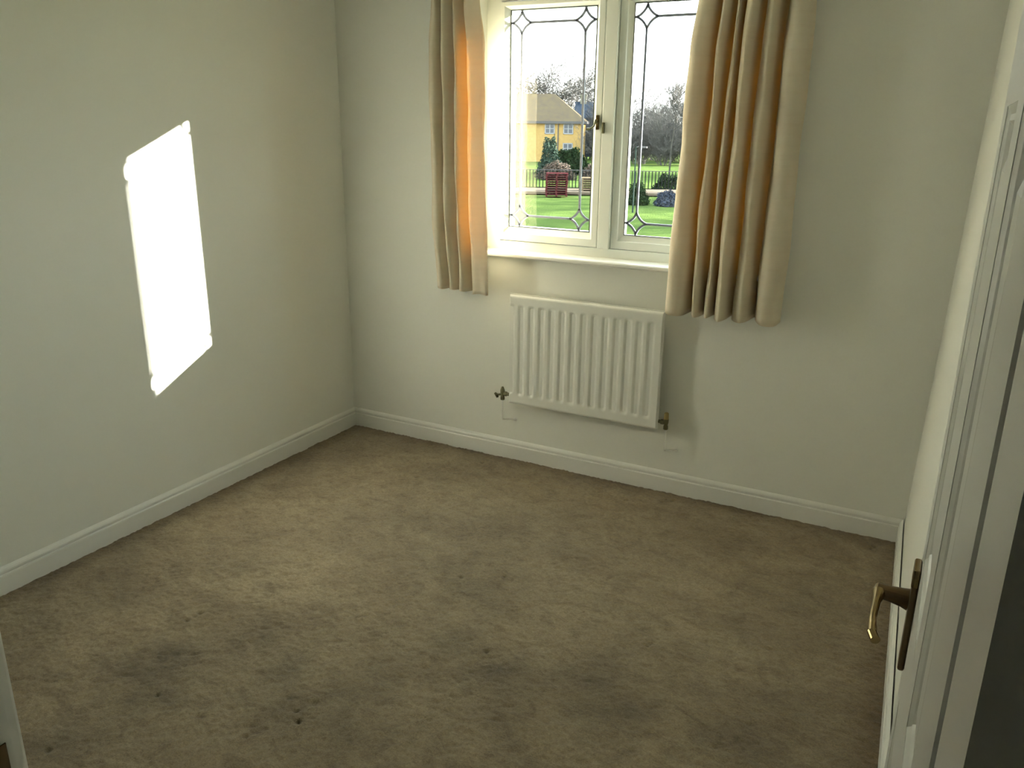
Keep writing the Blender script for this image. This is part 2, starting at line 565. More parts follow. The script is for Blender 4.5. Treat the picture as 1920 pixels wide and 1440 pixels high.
def leaded(x0, x1, z0, z1, parent):
    g = obj('glass_pane', boxm(x0 - 0.004, x1 + 0.004, YG - 0.0005, YG + 0.0005, z0 - 0.004, z1 + 0.004), m_glass, parent)
    a, r = 0.054, 0.046          # inset of the line, half diagonal of the diamond
    cx0, cx1, cz0, cz1 = x0 + a, x1 - a, z0 + a, z1 - a
    y0, y1, wd = YG - 0.003, YG + 0.003, 0.0095
    def came(pts):
        b_ = bmesh.new(); strip_poly(b_, pts, wd, y0, y1)
        obj('lead_strip', b_, m_lead, parent)
    for x in (cx0, cx1):
        came([(x, z0), (x, cz0 - r)]); came([(x, cz0 + r), (x, cz1 - r)]); came([(x, cz1 + r), (x, z1)])
    for z in (cz0, cz1):
        came([(x0, z), (cx0 - r, z)]); came([(cx0 + r, z), (cx1 - r, z)]); came([(cx1 + r, z), (x1, z)])
    for cx in (cx0, cx1):
        for cz in (cz0, cz1):
            b_ = bmesh.new()
            for sx_, sz_ in ((1, 1), (1, -1), (-1, -1), (-1, 1)):
                # concave quarter arcs between neighbouring tips
                pp = []
                for k in range(9):
                    t_ = k / 8 * math.pi / 2
                    pp.append((cx + sx_ * r * (1 - math.sin(t_)), cz + sz_ * r * (1 - math.cos(t_))))
                # soften: blend the arc with the straight chord
                pp = [(p[0] * 0.55 + (cx + sx_ * r * (1 - k / 8)) * 0.45, p[1] * 0.55 + (cz + sz_ * r * (k / 8)) * 0.45)
                      for k, p in enumerate(pp)]
                strip_poly(b_, pp, wd, y0, y1)
            obj('lead_diamond', b_, m_lead, parent)
leaded(0.909, 1.319, 1.128, 2.065, s1)
leaded(1.482, 1.985, 1.127, 2.066, s2)

# casement catch on the sash stile beside the mullion
bm = bmesh.new()
box(bm, 1.343, 1.358, 0.048, 0.056, 1.57, 1.63, bev=0.002)
hb = obj('window_catch', bm, m_brass, s1); hb['label'] = 'brass window catch'
bm = bmesh.new()
tube(bm, [(1.350, 0.050, 1.60), (1.350, 0.030, 1.60)], 0.006, 10)
tube(bm, [(1.352, 0.030, 1.612), (1.346, 0.026, 1.585), (1.330, 0.022, 1.574), (1.316, 0.024, 1.572)], [0.004, 0.004, 0.004, 0.006], 10)
obj('catch_arm', bm, m_valve, s1)['label'] = 'dark metal catch arm'
bm = bmesh.new()
box(bm, 1.374, 1.386, 0.044, 0.052, 1.555, 1.60, bev=0.002)
obj('catch_keep', bm, m_valve, win)

# window board
bm = bmesh.new()
prof = [(-0.066, 1.0005), (-0.066, 1.024), (0.030, 1.024), (0.036, 1.0215), (0.039, 1.0165), (0.039, 1.008), (0.036, 1.003), (0.030, 1.0005)]
prism(bm, prof, (OX0, 0.0), (OX1, 0.0), (0, -1))
prof2 = [(0.0005, 1.0005), (0.0005, 1.024), (0.030, 1.024), (0.036, 1.0215), (0.039, 1.0165), (0.039, 1.008), (0.036, 1.003), (0.030, 1.0005)]
prism(bm, prof2, (OX0 - 0.05, 0.0), (OX0, 0.0), (0, -1))
prism(bm, prof2, (OX1, 0.0), (OX1 + 0.05, 0.0), (0, -1))
wpart('window_sill', bm, m_gloss)

# ------------------------------------------------------------------ open door
DF = 2.7965        # visible face of the open door
DT = 0.035
y_h, y_l = -2.996, -2.250
door = structure(empty('door_1', (DF, y_h, 0)), 'white panelled door standing open at the right', 'door')
def dpart(name, bm_, m=m_gloss, parent=door):
    o = obj(name, bm_, m, parent)
    if parent is door:
        o.matrix_parent_inverse = Matrix.Translation((-DF, -y_h, 0))
    return o
pa = [(-2.86, -2.69), (-2.59, -2.36)]           # panel y ranges
pz = [(0.22, 0.90), (1.10, 1.62), (1.72, 1.86)]  # panel z ranges
bm = bmesh.new()
for a, b in ((y_h, pa[0][0]), (pa[0][1], pa[1][0]), (pa[1][1], y_l)):
    box(bm, DF, DF + DT, a, b, 0.008, 1.985)
for a, b in pa:
    for c, d in ((0.008, pz[0][0]), (pz[0][1], pz[1][0]), (pz[1][1], pz[2][0]), (pz[2][1], 1.985)):
        box(bm, DF, DF + DT, a, b, c, d)
dpart('door_leaf', bm)
for a, b in pa:
    for c, d in pz:
        bm = bmesh.new()
        def rect(i, x):
            return [bm.verts.new(p) for p in ((x, a + i, c + i), (x, b - i, c + i), (x, b - i, d - i), (x, a + i, d - i))]
        ls = [rect(0, DF + DT * 0.7), rect(0, DF + 0.0005), rect(0.008, DF + 0.004), rect(0.014, DF + 0.0035), rect(0.020, DF + 0.008), rect(0.045, DF + 0.008), rect(0.060, DF + 0.003)]
        for i in range(len(ls) - 1):
            for k in range(4):
                bm.faces.new((ls[i][k], ls[i][(k + 1) % 4], ls[i + 1][(k + 1) % 4], ls[i + 1][k]))
        bm.faces.new(ls[-1]); bm.faces.new(ls[0][::-1])
        dpart('door_panel', bm)
# lever handle on a long backplate
yp = -2.310
bm = bmesh.new()
box(bm, DF - 0.0085, DF, yp - 0.019, yp + 0.019, 0.918, 1.066, bev=0.003)
hp = dpart('door_handle', bm, m_bronze); hp['label'] = 'aged brass lever handle on a long backplate'
bm = bmesh.new()
tube(bm, [(DF - 0.008, yp, 1.014), (DF - 0.016, yp, 1.015), (DF - 0.030, yp, 1.016), (DF - 0.047, yp, 1.017)], [0.0145, 0.0125, 0.0105, 0.0098], 20)
o = obj('handle_neck', bm, m_bronze, hp)
bm = bmesh.new()
tube(bm, [(DF - 0.0435, yp + 0.010, 1.017), (DF - 0.044, yp - 0.005, 1.017), (DF - 0.045, yp - 0.03, 1.015), (DF - 0.0455, yp - 0.06, 1.010), (DF - 0.043, yp - 0.088, 1.006), (DF - 0.038, yp - 0.100, 1.004)],
     [0.0070, 0.0085, 0.0055, 0.0048, 0.0060, 0.0060], 16)
obj('lever', bm, m_brass, hp)['label'] = 'polished brass lever'
bm = bmesh.new()
box(bm, DF - 0.0092, DF - 0.0004, yp - 0.0195, yp + 0.0195, 1.040, 1.0665, bev=0.003)
obj('plate_end', bm, m_brass, hp)['label'] = 'bright brass top end of the backplate'
for z in (0.22, 1.02, 1.78):
    bm = bmesh.new()
    tube(bm, [(DF + 0.004, y_h - 0.010, z - 0.045), (DF + 0.004, y_h - 0.010, z + 0.045)], 0.005, 10)
    box(bm, DF + 0.004, DF + 0.006, y_h - 0.012, y_h + 0.001, z - 0.045, z + 0.045)
    dpart('hinge', bm, m_brass)

# ------------------------------------------------------------------ radiator
X0, X1, Z0, Z1 = 1.002, 1.743, 0.313, 0.840
YR = -0.080
rad = empty('radiator', (1.372, 0, 0))
tag(rad, 'white panel radiator with vertical flutes on the wall below the window', 'radiator')
def rpart(name, me, m=m_rad, smooth=False):
    o = obj(name, me, m, rad, smooth=smooth)
    o.matrix_parent_inverse = Matrix.Translation((-1.372, 0, 0))
    return o
nxr, nzr = 640, 110
xs = np.linspace(X0, X1, nxr); zs = np.linspace(Z0, Z1, nzr)
XX, ZZ = np.meshgrid(xs, zs)
pitch = 0.0521
ph = (XX - 1.013) / pitch
dist = np.abs(ph - np.round(ph)) * pitch
k = np.round(ph)
groove = np.clip(1 - dist / 0.0215, 0, 1)
groove = groove * groove * (3 - 2 * groove)
groove = np.where((k >= 0) & (k <= 13), groove, 0)
def sstep(t):
    t = np.clip(t, 0, 1); return t * t * (3 - 2 * t)
mask = sstep((ZZ - (Z0 + 0.040)) / 0.022) * sstep(((Z1 - 0.040) - ZZ) / 0.022)
depth = 0.0085 * groove * mask
edge = np.minimum(np.minimum(XX - X0, X1 - XX), np.minimum(ZZ - Z0, Z1 - ZZ))
roll = 0.006 * (1 - sstep(edge / 0.007))
YY = YR + depth + roll
# raised little bead where each flute ends
me = grid_mesh('front_panel', np.stack([XX, YY, ZZ], -1).reshape(-1, 3), nxr, nzr)
rpart('front_panel', me)
bm = bmesh.new()
box(bm, X0 + 0.001, X1 - 0.001, YR + 0.006, YR + 0.022, Z0 + 0.001, Z1 - 0.001)
box(bm, X0 - 0.0005, X1 + 0.0005, YR + 0.0125, YR + 0.0150, Z0 - 0.004, Z1 + 0.004)
rpart('back_panel', bm)
for x in (1.12, 1.62):
    rpart('wall_bracket', boxm(x - 0.015, x + 0.015, YR + 0.021, -0.0008, 0.40, 0.76))
# left valve: body, T-handle, pipe that bends into the wall
def valve(x, side, wheel):
    bm_ = bmesh.new()
    yv = -0.064
    tube(bm_, [(x, yv, 0.318), (x, yv, 0.333), (x, yv, 0.335), (x, yv, 0.350)], [0.0105, 0.0105, 0.0085, 0.0085], 6)
    tube(bm_, [(x, yv, 0.346), (x, yv, 0.365), (x, yv, 0.383)], [0.0105, 0.0115, 0.005], 12)
    tube(bm_, [(x, yv, 0.350), (x + side * 0.034, yv, 0.350)], [0.008, 0.008], 10)
    tube(bm_, [(x + side * 0.010, yv, 0.350), (x + side * 0.024, yv, 0.350)], [0.0115, 0.0115], 6)
    v = rpart('valve', bm_, m_valve); v['label'] = 'dull metal radiator valve'
    return v
v = valve(0.962, 1, True)
bm = bmesh.new()
tube(bm, [(0.960, -0.064, 0.345), (0.946, -0.070, 0.343), (0.934, -0.073, 0.341)], [0.006, 0.005, 0.006], 10)
tube(bm, [(0.926, -0.076, 0.350), (0.934, -0.073, 0.341), (0.938, -0.071, 0.328)], [0.005, 0.008, 0.006], 10)
obj('valve_key', bm, m_valve, v)
v = valve(1.779, -1, False)
bm = bmesh.new()
tube(bm, [(1.779, -0.064, 0.366), (1.779, -0.064, 0.392), (1.779, -0.064, 0.396)], [0.011, 0.010, 0.006], 14)
o = obj('valve_cap', bm, mat('yellowed_plastic', (0.42, 0.32, 0.12, 1), 0.4), v)
o['label'] = 'yellowed plastic valve cap'
def pipe(x, lab):
    bm_ = bmesh.new()
    arc = [(x, -0.064, 0.322), (x, -0.064, 0.228)]
    for k_ in range(1, 7):
        a_ = k_ / 6 * math.pi / 2
        arc.append((x, -0.064 + 0.014 * (1 - math.cos(a_)), 0.228 - 0.014 * math.sin(a_)))
    arc.append((x + 0.02, -0.025, 0.209))
    arc.append((x + 0.042, -0.0008, 0.203))
    tube(bm_, arc, 0.0042, 10)
    tube(bm_, [(x + 0.038, -0.004, 0.203), (x + 0.038, -0.0008, 0.203)], 0.009, 14)
    rpart('pipe', bm_)
pipe(0.962, ''); pipe(1.779, '')

# ------------------------------------------------------------------ curtains
def catmull(P, n):
    P = [Vector(p) for p in P]
    P = [P[0] * 2 - P[1]] + P + [P[-1] * 2 - P[-2]]
    out_ = []
    seg = len(P) - 3
    for i in range(n):
        t = i / (n - 1) * seg
        j = min(int(t), seg - 1)
        u = t - j
        a, b, c_, d = P[j:j + 4]
        out_.append(0.5 * ((2 * b) + (c_ - a) * u + (2 * a - 5 * b + 4 * c_ - d) * u * u + (3 * b - a - 3 * c_ + d) * u ** 3))
    return out_

def curtain(name, rows, label, n=240, nz=70):
    """rows: list of (z, [(x, y) fold points]) from bottom to top, same count each"""
    zs_ = [r[0] for r in rows]
    curves = [catmull([(a, b, 0) for a, b in r[1]], n) for r in rows]
    V = []
    zz = np.linspace(zs_[0], zs_[-1], nz)
    for z in zz:
        j = max(0, min(len(zs_) - 2, int(np.searchsorted(zs_, z, 'right') - 1)))
        u = (z - zs_[j]) / (zs_[j + 1] - zs_[j])
        u = u * u * (3 - 2 * u)
        for i in range(n):
            p = curves[j][i].lerp(curves[j + 1][i], u)
            s = i / (n - 1)
            wob = 0.0022 * math.sin(z * 9 + s * 23) + 0.0012 * math.sin(z * 23 + s * 51)
            hem = 0.003 * math.sin(s * 31) if z == zz[0] else 0
            V.append((p.x + wob, p.y + wob * 0.7, z + hem))
    me_ = grid_mesh(name, np.array(V), n, nz)
    root = obj(name, me_, m_curtain)
    so = root.modifiers.new('cloth_thickness', 'SOLIDIFY')
    so.thickness = 0.0016
    tag(root, label, 'curtain')
    return root
F, B = -0.165, -0.055   # front and back of the folds
Lx = [0.575, 0.615, 0.650, 0.668, 0.690, 0.715, 0.735, 0.758, 0.778, 0.792, 0.800, 0.818, 0.838, 0.852, 0.885, 0.912, 0.920]
Ly = [-0.04, -0.130, -0.140, -0.055, -0.145, -0.135, -0.055, -0.150, -0.155, -0.080, -0.035, -0.060, -0.165, -0.180, -0.174, -0.168, -0.160]
def shift(xs_, ys_, fx, fy=lambda y: y):
    return [(fx(a), fy(b)) for a, b in zip(xs_, ys_)]
curtain('curtain', [
    (0.845, shift(Lx, Ly, lambda x: 0.605 + (x - 0.575) * 0.96)),
    (1.20, shift(Lx, Ly, lambda x: 0.580 + (x - 0.575) * 1.0)),
    (1.60, shift(Lx, Ly, lambda x: 0.578 + (x - 0.575) * 0.985)),
    (1.90, shift(Lx, Ly, lambda x: 0.580 + (x - 0.575) * 0.97)),
    (2.08, shift(Lx, Ly, lambda x: 0.590 + (x - 0.575) * 0.88, lambda y: y * 0.95)),
    (2.235, shift(Lx, Ly, lambda x: 0.590 + (x - 0.575) * 0.85, lambda y: -0.1 + (y + 0.1) * 0.5)),
], 'cream curtain hanging left of the window, its window edge glowing orange')
Rx = [1.800, 1.762, 1.768, 1.800, 1.838, 1.854, 1.866, 1.884, 1.900, 1.910, 1.926, 1.944, 1.954, 1.966, 1.992, 2.012, 2.022, 2.040, 2.070, 2.092, 2.106, 2.125, 2.160, 2.205, 2.214]
Ry = [-0.050, -0.085, -0.130, -0.150, -0.125, -0.030, -0.110, -0.150, -0.120, -0.035, -0.115, -0.145, -0.040, -0.120, -0.165, -0.125, -0.035, -0.110, -0.140, -0.100, -0.025, -0.095, -0.150, -0.130, -0.045]
curtain('curtain', [
    (0.850, shift(Rx, Ry, lambda x: x - 0.004)),
    (1.25, shift(Rx, Ry, lambda x: x)),
    (1.55, shift(Rx, Ry, lambda x: x + (2.2 - x) * 0.03)),
    (1.85, shift(Rx, Ry, lambda x: x + (2.2 - x) * 0.05)),
    (2.05, shift(Rx, Ry, lambda x: x + (2.2 - x) * 0.09)),
    (2.235, shift(Rx, Ry, lambda x: x + (2.2 - x) * 0.12, lambda y: -0.1 + (y + 0.1) * 0.5)),
], 'cream curtain hanging right of the window in many narrow folds', n=420)
bm = bmesh.new()
box(bm, 0.50, 2.30, -0.115, -0.085, 2.235, 2.255, bev=0.002)
for x in (0.6, 1.4, 2.2):
    box(bm, x - 0.012, x + 0.012, -0.10, -0.0005, 2.240, 2.252)
tag(obj('curtain_track', bm, m_upvc), 'white curtain track on the wall over the window', 'curtain track')

# ------------------------------------------------------------------ outside
GZ = -3.4
m_lawn = mat('lawn_grass', (0.070, 0.098, 0.026, 1), 0.95, noise=(0.55, (0.042, 0.064, 0.018, 1), 8), bump=(9, 0.6, 0.1), spec=0.0)
m_path = mat('gravel_path', (0.13, 0.10, 0.075, 1), 0.95, noise=(3, (0.09, 0.07, 0.05, 1)), spec=0.0)
m_brick = mat('yellow_brick', (0.31, 0.205, 0.080, 1), 0.9, noise=(3, (0.26, 0.165, 0.062, 1)), spec=0.0)
m_tile = mat('brown_roof_tile', (0.078, 0.062, 0.037, 1), 0.85, noise=(2, (0.06, 0.047, 0.036, 1)), spec=0.0)
m_slate = mat('blue_grey_slate', (0.022, 0.031, 0.046, 1), 0.8, noise=(2, (0.016, 0.022, 0.032, 1)), spec=0.0)
m_fascia = mat('white_fascia', (0.075, 0.070, 0.070, 1), 0.6, spec=0.0)
m_frame = mat('white_house_window', (0.22, 0.215, 0.22, 1), 0.7, spec=0.0)
m_dark = mat('dark_pane', (0.03, 0.035, 0.05, 1), 0.3)
m_bark = mat('grey_bark', (0.055, 0.052, 0.045, 1), 0.95, noise=(3, (0.035, 0.033, 0.03, 1)), spec=0.0)
m_twig = mat('brown_twigs', (0.070, 0.066, 0.062, 1), 0.95, spec=0.0)
m_green = mat('evergreen_leaf', (0.020, 0.034, 0.014, 1), 0.8, noise=(2, (0.011, 0.019, 0.010, 1)), spec=0.0)
m_conifer = mat('blue_green_leaf', (0.040, 0.058, 0.042, 1), 0.8, noise=(2, (0.022, 0.036, 0.028, 1)), spec=0.0)
m_red = mat('red_stained_timber', (0.065, 0.016, 0.017, 1), 0.8, noise=(4, (0.042, 0.013, 0.015, 1)), spec=0.0)
m_tan = mat('pale_timber', (0.16, 0.12, 0.075, 1), 0.85, noise=(4, (0.11, 0.08, 0.05, 1)), spec=0.0)
m_rail = mat('grey_railing_paint', (0.012, 0.013, 0.013, 1), 0.6, spec=0.0)
m_greyleaf = mat('grey_blue_leaf', (0.058, 0.066, 0.085, 1), 0.85, noise=(2, (0.026, 0.03, 0.042, 1)), spec=0.0)
m_dry = mat('dry_brown_leaf', (0.10, 0.075, 0.060, 1), 0.9, noise=(2, (0.06, 0.045, 0.036, 1)), spec=0.0)
m_post = mat('green_post_paint', (0.016, 0.028, 0.022, 1), 0.7, spec=0.1)

gx, gyy = np.meshgrid(np.linspace(-110, 90, 80), np.linspace(2, 220, 80))
gz = GZ + (value_noise(gx + 500, gyy + 500, 0.08, 9) - 0.5) * 0.25
lm = grid_mesh('lawn', np.stack([gx, gyy, gz], -1).reshape(-1, 3), 80, 80)
structure(obj('lawn', lm, m_lawn), 'wide green lawn seen below the window', 'lawn')
structure(obj('wall_outside', boxm(-6, -0.2, 0.0, WT, GZ, CEIL + 0.4), m_brick), 'outer wall of the house', 'wall')

AZ = math.radians(-24.7)          # bearing of the view through the window
FW = Vector((math.sin(AZ), math.cos(AZ), 0)); RT = Vector((math.cos(AZ), -math.sin(AZ), 0))

def frame_at(loc, rz):
    return Matrix.Translation(loc) @ Matrix.Rotation(rz, 4, 'Z')

def eobj(name, bm_, m, parent, **k):
    return obj(name, bm_, m, parent, **k)

# path strip between lawn and railings
p = empty('garden_path', (-22.2, 54.4, GZ + 0.15), math.radians(24))
tag(p, 'pale gravel path beyond the lawn in front of the railings', 'path')
bm = bmesh.new(); box(bm, -9, 10, -2.2, 1.6, -0.10, 0.06)
eobj('gravel', bm, m_path, p)

# yellow brick house
HO = Vector((-41.6, 99.4, GZ)); HR = math.radians(21)
house = empty('brick_house', HO, HR)
tag(house, 'yellow brick house with brown hipped roof far beyond the railings', 'house')
EV = 5.05       # eaves above ground
bm = bmesh.new(); box(bm, -14.0, 0.0, 0.0, 8.0, -0.5, EV)
eobj('brick_wall', bm, m_brick, house)
bm = bmesh.new()
e0 = [(-14.4, -0.4), (0.4, -0.4), (0.4, 8.4), (-14.4, 8.4)]
vs = [bm.verts.new((a, b, EV)) for a, b in e0]
r0 = bm.verts.new((-10.0, 4.0, EV + 3.5)); r1 = bm.verts.new((-4.1, 4.0, EV + 3.5))
for f in ((vs[0], vs[1], r1, r0), (vs[1], vs[2], r1), (vs[2], vs[3], r0, r1), (vs[3], vs[0], r0)):
    bm.faces.new(f)
bm.faces.new(vs[::-1])
eobj('roof', bm, m_tile, house)
bm = bmesh.new(); box(bm, -14.45, 0.45, -0.46, -0.36, EV - 0.26, EV + 0.05); box(bm, 0.36, 0.46, -0.46, 8.4, EV - 0.26, EV + 0.05)
eobj('fascia', bm, m_fascia, house)
bm = bmesh.new(); tube(bm, [(-3.25, -0.08, 0), (-3.25, -0.08, EV - 0.2)], 0.06, 8)
eobj('downpipe', bm, m_dark, house)
for (wx, wz) in ((-4.35, 3.5), (-1.95, 3.5), (-1.95, 1.05), (-4.35, 1.05), (-9.8, 3.5), (-9.8, 1.05)):
    bm = bmesh.new()
    ww, wh = 1.3, 1.35
    t_ = 0.13
    x0_, x1_, z0_, z1_ = wx - ww / 2, wx + ww / 2, wz, wz + wh
    for q in ((x0_, x1_, z0_, z0_ + t_), (x0_, x1_, z1_ - t_, z1_), (x0_, x0_ + t_, z0_, z1_), (x1_ - t_, x1_, z0_, z1_),
              (wx - t_ / 2, wx + t_ / 2, z0_, z1_), (x0_, x1_, (z0_ + z1_) / 2 - t_ / 3, (z0_ + z1_) / 2 + t_ / 3)):
        box(bm, q[0], q[1], -0.07, -0.01, q[2], q[3])
    wf = eobj('window', bm, m_frame, house)
    bm = bmesh.new(); box(bm, x0_ + 0.05, x1_ - 0.05, -0.03, 0.0, z0_ + 0.05, z1_ - 0.05)
    eobj('pane', bm, m_dark, wf)

# dark house behind it
dh = empty('slate_house', (-50.6, 117.3, GZ), math.radians(22))
tag(dh, 'dark slate house with a square chimney behind the yellow brick house', 'house')
bm = bmesh.new(); box(bm, 0, 6, 0, 7, -0.5, 5.6)
eobj('side_wall', bm, m_slate, dh)
bm = bmesh.new()
vs = [bm.verts.new(q) for q in ((-0.3, -0.3, 5.6), (6.3, -0.3, 5.6), (6.3, 7.3, 5.6), (-0.3, 7.3, 5.6), (-0.3, 3.5, 8.0), (6.3, 3.5, 8.0))]
for f in ((0, 1, 5, 4), (2, 3, 4, 5), (1, 2, 5), (3, 0, 4), (3, 2, 1, 0)):
    bm.faces.new([vs[i] for i in f])
eobj('roof', bm, m_slate, dh)
bm = bmesh.new(); box(bm, 0.5, 1.4, 3.0, 4.0, 6.6, 8.9); box(bm, 0.4, 1.5, 2.9, 4.1, 8.8, 9.05)
eobj('chimney', bm, mat('buff_chimney_brick', (0.12, 0.11, 0.08, 1), 0.9), dh)

# railings
fo = empty('railing_fence', (-31.0, 52.6, GZ + 0.1), math.radians(24))
tag(fo, 'grey metal railing fence standing beyond the path', 'fence')
FL = 17.0
for z in (0.12, 1.42):
    bm = bmesh.new(); box(bm, 0, FL, -0.02, 0.02, z - 0.025, z + 0.025)
    eobj('rail', bm, m_fascia if z > 1 else m_rail, fo)
barm = None
n_bar = 68
for i in range(n_bar):
    if barm is None:
        bm = bmesh.new(); box(bm, -0.035, 0.035, -0.02, 0.02, 0.0, 1.42)
        o = eobj('bar', bm, m_rail, fo); barm = o.data
    else:
        o = eobj('bar', barm, None, fo)
    o.location = (0.1 + i * (FL - 0.2) / (n_bar - 1), 0, 0)

# stacked pallets
def pallet(name, loc, rz, m, label, group, proto=None):
    if proto is not None:
        r_ = proto.copy(); C.objects.link(r_)
        for ch in proto.children:
            c_ = ch.copy(); C.objects.link(c_); c_.parent = r_
    else:
        r_ = empty(name)
        for k_ in range(5):
            b_ = bmesh.new(); box(b_, -0.76, 0.76, -0.6 + k_ * 0.25, -0.4 + k_ * 0.25, 0.13, 0.155)
            obj('slat', b_, m, r_)
        for k_ in (-0.70, 0.0, 0.70):
            b_ = bmesh.new(); box(b_, k_ - 0.06, k_ + 0.06, -0.6, 0.6, 0.02, 0.13)
            obj('bearer', b_, m, r_)
        b_ = bmesh.new(); box(b_, -0.76, 0.76, -0.6, -0.5, 0, 0.02); box(b_, -0.76, 0.76, 0.5, 0.6, 0, 0.02)
        obj('base_board', b_, m, r_)
    r_.location = loc; r_.rotation_euler = (0, 0, rz)
    tag(r_, label, 'pallet', group)
    return r_
pos = Vector((-22.3, 50.35, GZ + 0.05))
ordinal = ['lowest', 'second lowest', 'third from the bottom', 'fourth from the bottom', 'fifth from the bottom', 'sixth from the bottom',
           'fourth from the top', 'third from the top', 'second from the top', 'topmost']
pr_ = None
for k_ in range(10):
    q = pallet('pallet', pos + Vector((random.uniform(-.03, .03), random.uniform(-.03, .03), k_ * 0.156)),
               math.radians(26 + random.uniform(-2, 2)), m_red,
               'red pallet, %s in the stack on the lawn' % ordinal[k_], 'stacked red pallets', pr_)
    pr_ = pr_ or q
pr2 = None
pos = Vector((-21.25, 54.2, GZ + 0.212))
for k_ in range(6):
    q = pallet('pallet', pos + Vector((0, 0, k_ * 0.156)), math.radians(24 + random.uniform(-3, 3)), m_tan,
               'pale timber pallet, %s in the stack by the railings' % (ordinal[:3] + ordinal[-3:])[k_], 'stacked pale pallets', pr2)
    pr2 = pr2 or q

# bare trees
def tree_mesh(seed, height, spread_, levels=5, trunk_r=0.22, lean=0.0, clear=0.3, twig=0.018):
    rnd = random.Random(seed)
    Vv, Ff, Vt, Ft = [], [], [], []
    def seg(a, b, r0_, r1_, fine):
        VV, FF = (Vt, Ft) if fine else (Vv, Ff)
        d = (b - a).normalized()
        s = d.orthogonal().normalized(); u = d.cross(s)
        base = len(VV)
        n_ = 3 if fine else 6
        for p_, r_ in ((a, r0_), (b, r1_)):
            for k_ in range(n_):
                t_ = 2 * math.pi * k_ / n_
                VV.append(p_ + (s * math.cos(t_) + u * math.sin(t_)) * r_)
        for k_ in range(n_):
            FF.append((base + k_, base + (k_ + 1) % n_, base + n_ + (k_ + 1) % n_, base + n_ + k_))
    def grow(p_, d, L, r_, lev):
        n_ = 3
        q = p_
        fine = lev >= 3
        for i in range(n_):
            d = (d + Vector((rnd.uniform(-.22, .22), rnd.uniform(-.22, .22), rnd.uniform(-.05, .16)))).normalized()
            nq = q + d * L / n_
            r2 = r_ * (1 - 0.16)
            seg(q, nq, max(r_, twig), max(r2, twig * 0.8), fine)
            q, r_ = nq, r2
            if lev < levels and (lev > 0 or i > 0):
                for _ in range(1 if lev < 2 else 2):
                    a_ = rnd.uniform(0, 2 * math.pi)
                    side = Vector((math.cos(a_), math.sin(a_), rnd.uniform(0.1, 0.9))).normalized()
                    nd = (d * rnd.uniform(0.4, 1.0) + side * spread_).normalized()
                    grow(q, nd, L * rnd.uniform(0.50, 0.75), r_ * 0.52, lev + 1)
        if lev < levels:
            for _ in range(2):
                a_ = rnd.uniform(0, 2 * math.pi)
                nd = (d + Vector((math.cos(a_), math.sin(a_), 0.3)) * spread_ * 0.6).normalized()
                grow(q, nd, L * 0.66, r_ * 0.6, lev + 1)
    base = Vector((0, 0, 0))
    top = Vector((lean, 0, height * clear))
    seg(base - Vector((0, 0, 0.3)), top, trunk_r, trunk_r * 0.85, False)
    grow(top, Vector((lean * 0.1, 0, 1)).normalized(), height * 0.30, trunk_r * 0.8, 0)
    ms = []
    for nm, VV, FF in (('trunk', Vv, Ff), ('twigs', Vt, Ft)):
        me_ = bpy.data.meshes.new(nm)
        me_.from_pydata([tuple(v_) for v_ in VV], [], FF)
        me_.update()
        ms.append(me_)
    zmax = max(v_.z for v_ in Vv + Vt)
    return ms, zmax

def bare_tree(loc, height, label, seed, group=None, cat='tree', name='bare_tree', **k):
    (a, b), zmax = tree_mesh(seed, height, **k)
    s = height / zmax
    root = empty(name, loc, random.uniform(0, 6.28))
    root.scale = (s, s, s)
    tag(root, label, cat, group)
    obj('trunk', a, m_bark, root)
    o = obj('twigs', b, m_twig, root)
    o['kind'] = 'stuff'
    return root

# thicket in the right-hand pane: three shapes, copied about
def bush_mesh(seed, height, stems=9, r0=0.05, tilt=(.1, .7), lo=.25, rmin=.014, off=.9):
    rnd = random.Random(seed)
    V_, F_ = [], []
    def seg(a, b_, r0_, r1_):
        d = (b_ - a).normalized(); s_ = d.orthogonal().normalized(); u = d.cross(s_)
        base = len(V_)
        for p_, r_ in ((a, r0_), (b_, r1_)):
            for k_ in range(3):
                t_ = 2.0944 * k_
                V_.append(p_ + (s_ * math.cos(t_) + u * math.sin(t_)) * r_)
        for k_ in range(3):
            F_.append((base + k_, base + (k_ + 1) % 3, base + 3 + (k_ + 1) % 3, base + 3 + k_))
    def grow(q, d, L, r_, lev):
        for i in range(4):
            d = (d + Vector((rnd.uniform(-.3, .3), rnd.uniform(-.3, .3), rnd.uniform(-.12, .2)))).normalized()
            nq = q + d * L / 4
            seg(q, nq, r_, r_ * 0.85)
            q, r_ = nq, r_ * 0.85
            if lev < 3:
                for _ in range(2):
                    a_ = rnd.uniform(0, 6.283)
                    nd = (d * rnd.uniform(.2, 1) + Vector((math.cos(a_), math.sin(a_), rnd.uniform(-.1, .7))) * .9).normalized()
                    grow(q, nd, L * rnd.uniform(.35, .6), max(r_ * .5, rmin), lev + 1)
    for _ in range(stems):
        a_ = rnd.uniform(0, 6.283)
        o_ = rnd.uniform(0.1, 1.0) * off
        tl = rnd.uniform(*tilt)
        grow(Vector((math.cos(a_) * o_, math.sin(a_) * o_, -0.2)), Vector((math.cos(a_) * tl, math.sin(a_) * tl, 1)).normalized(), height * rnd.uniform(lo, .85), r0, 0)
    me_ = bpy.data.meshes.new('twigs')
    me_.from_pydata([tuple(v_) for v_ in V_], [], F_)
    return me_, max(v_.z for v_ in V_)
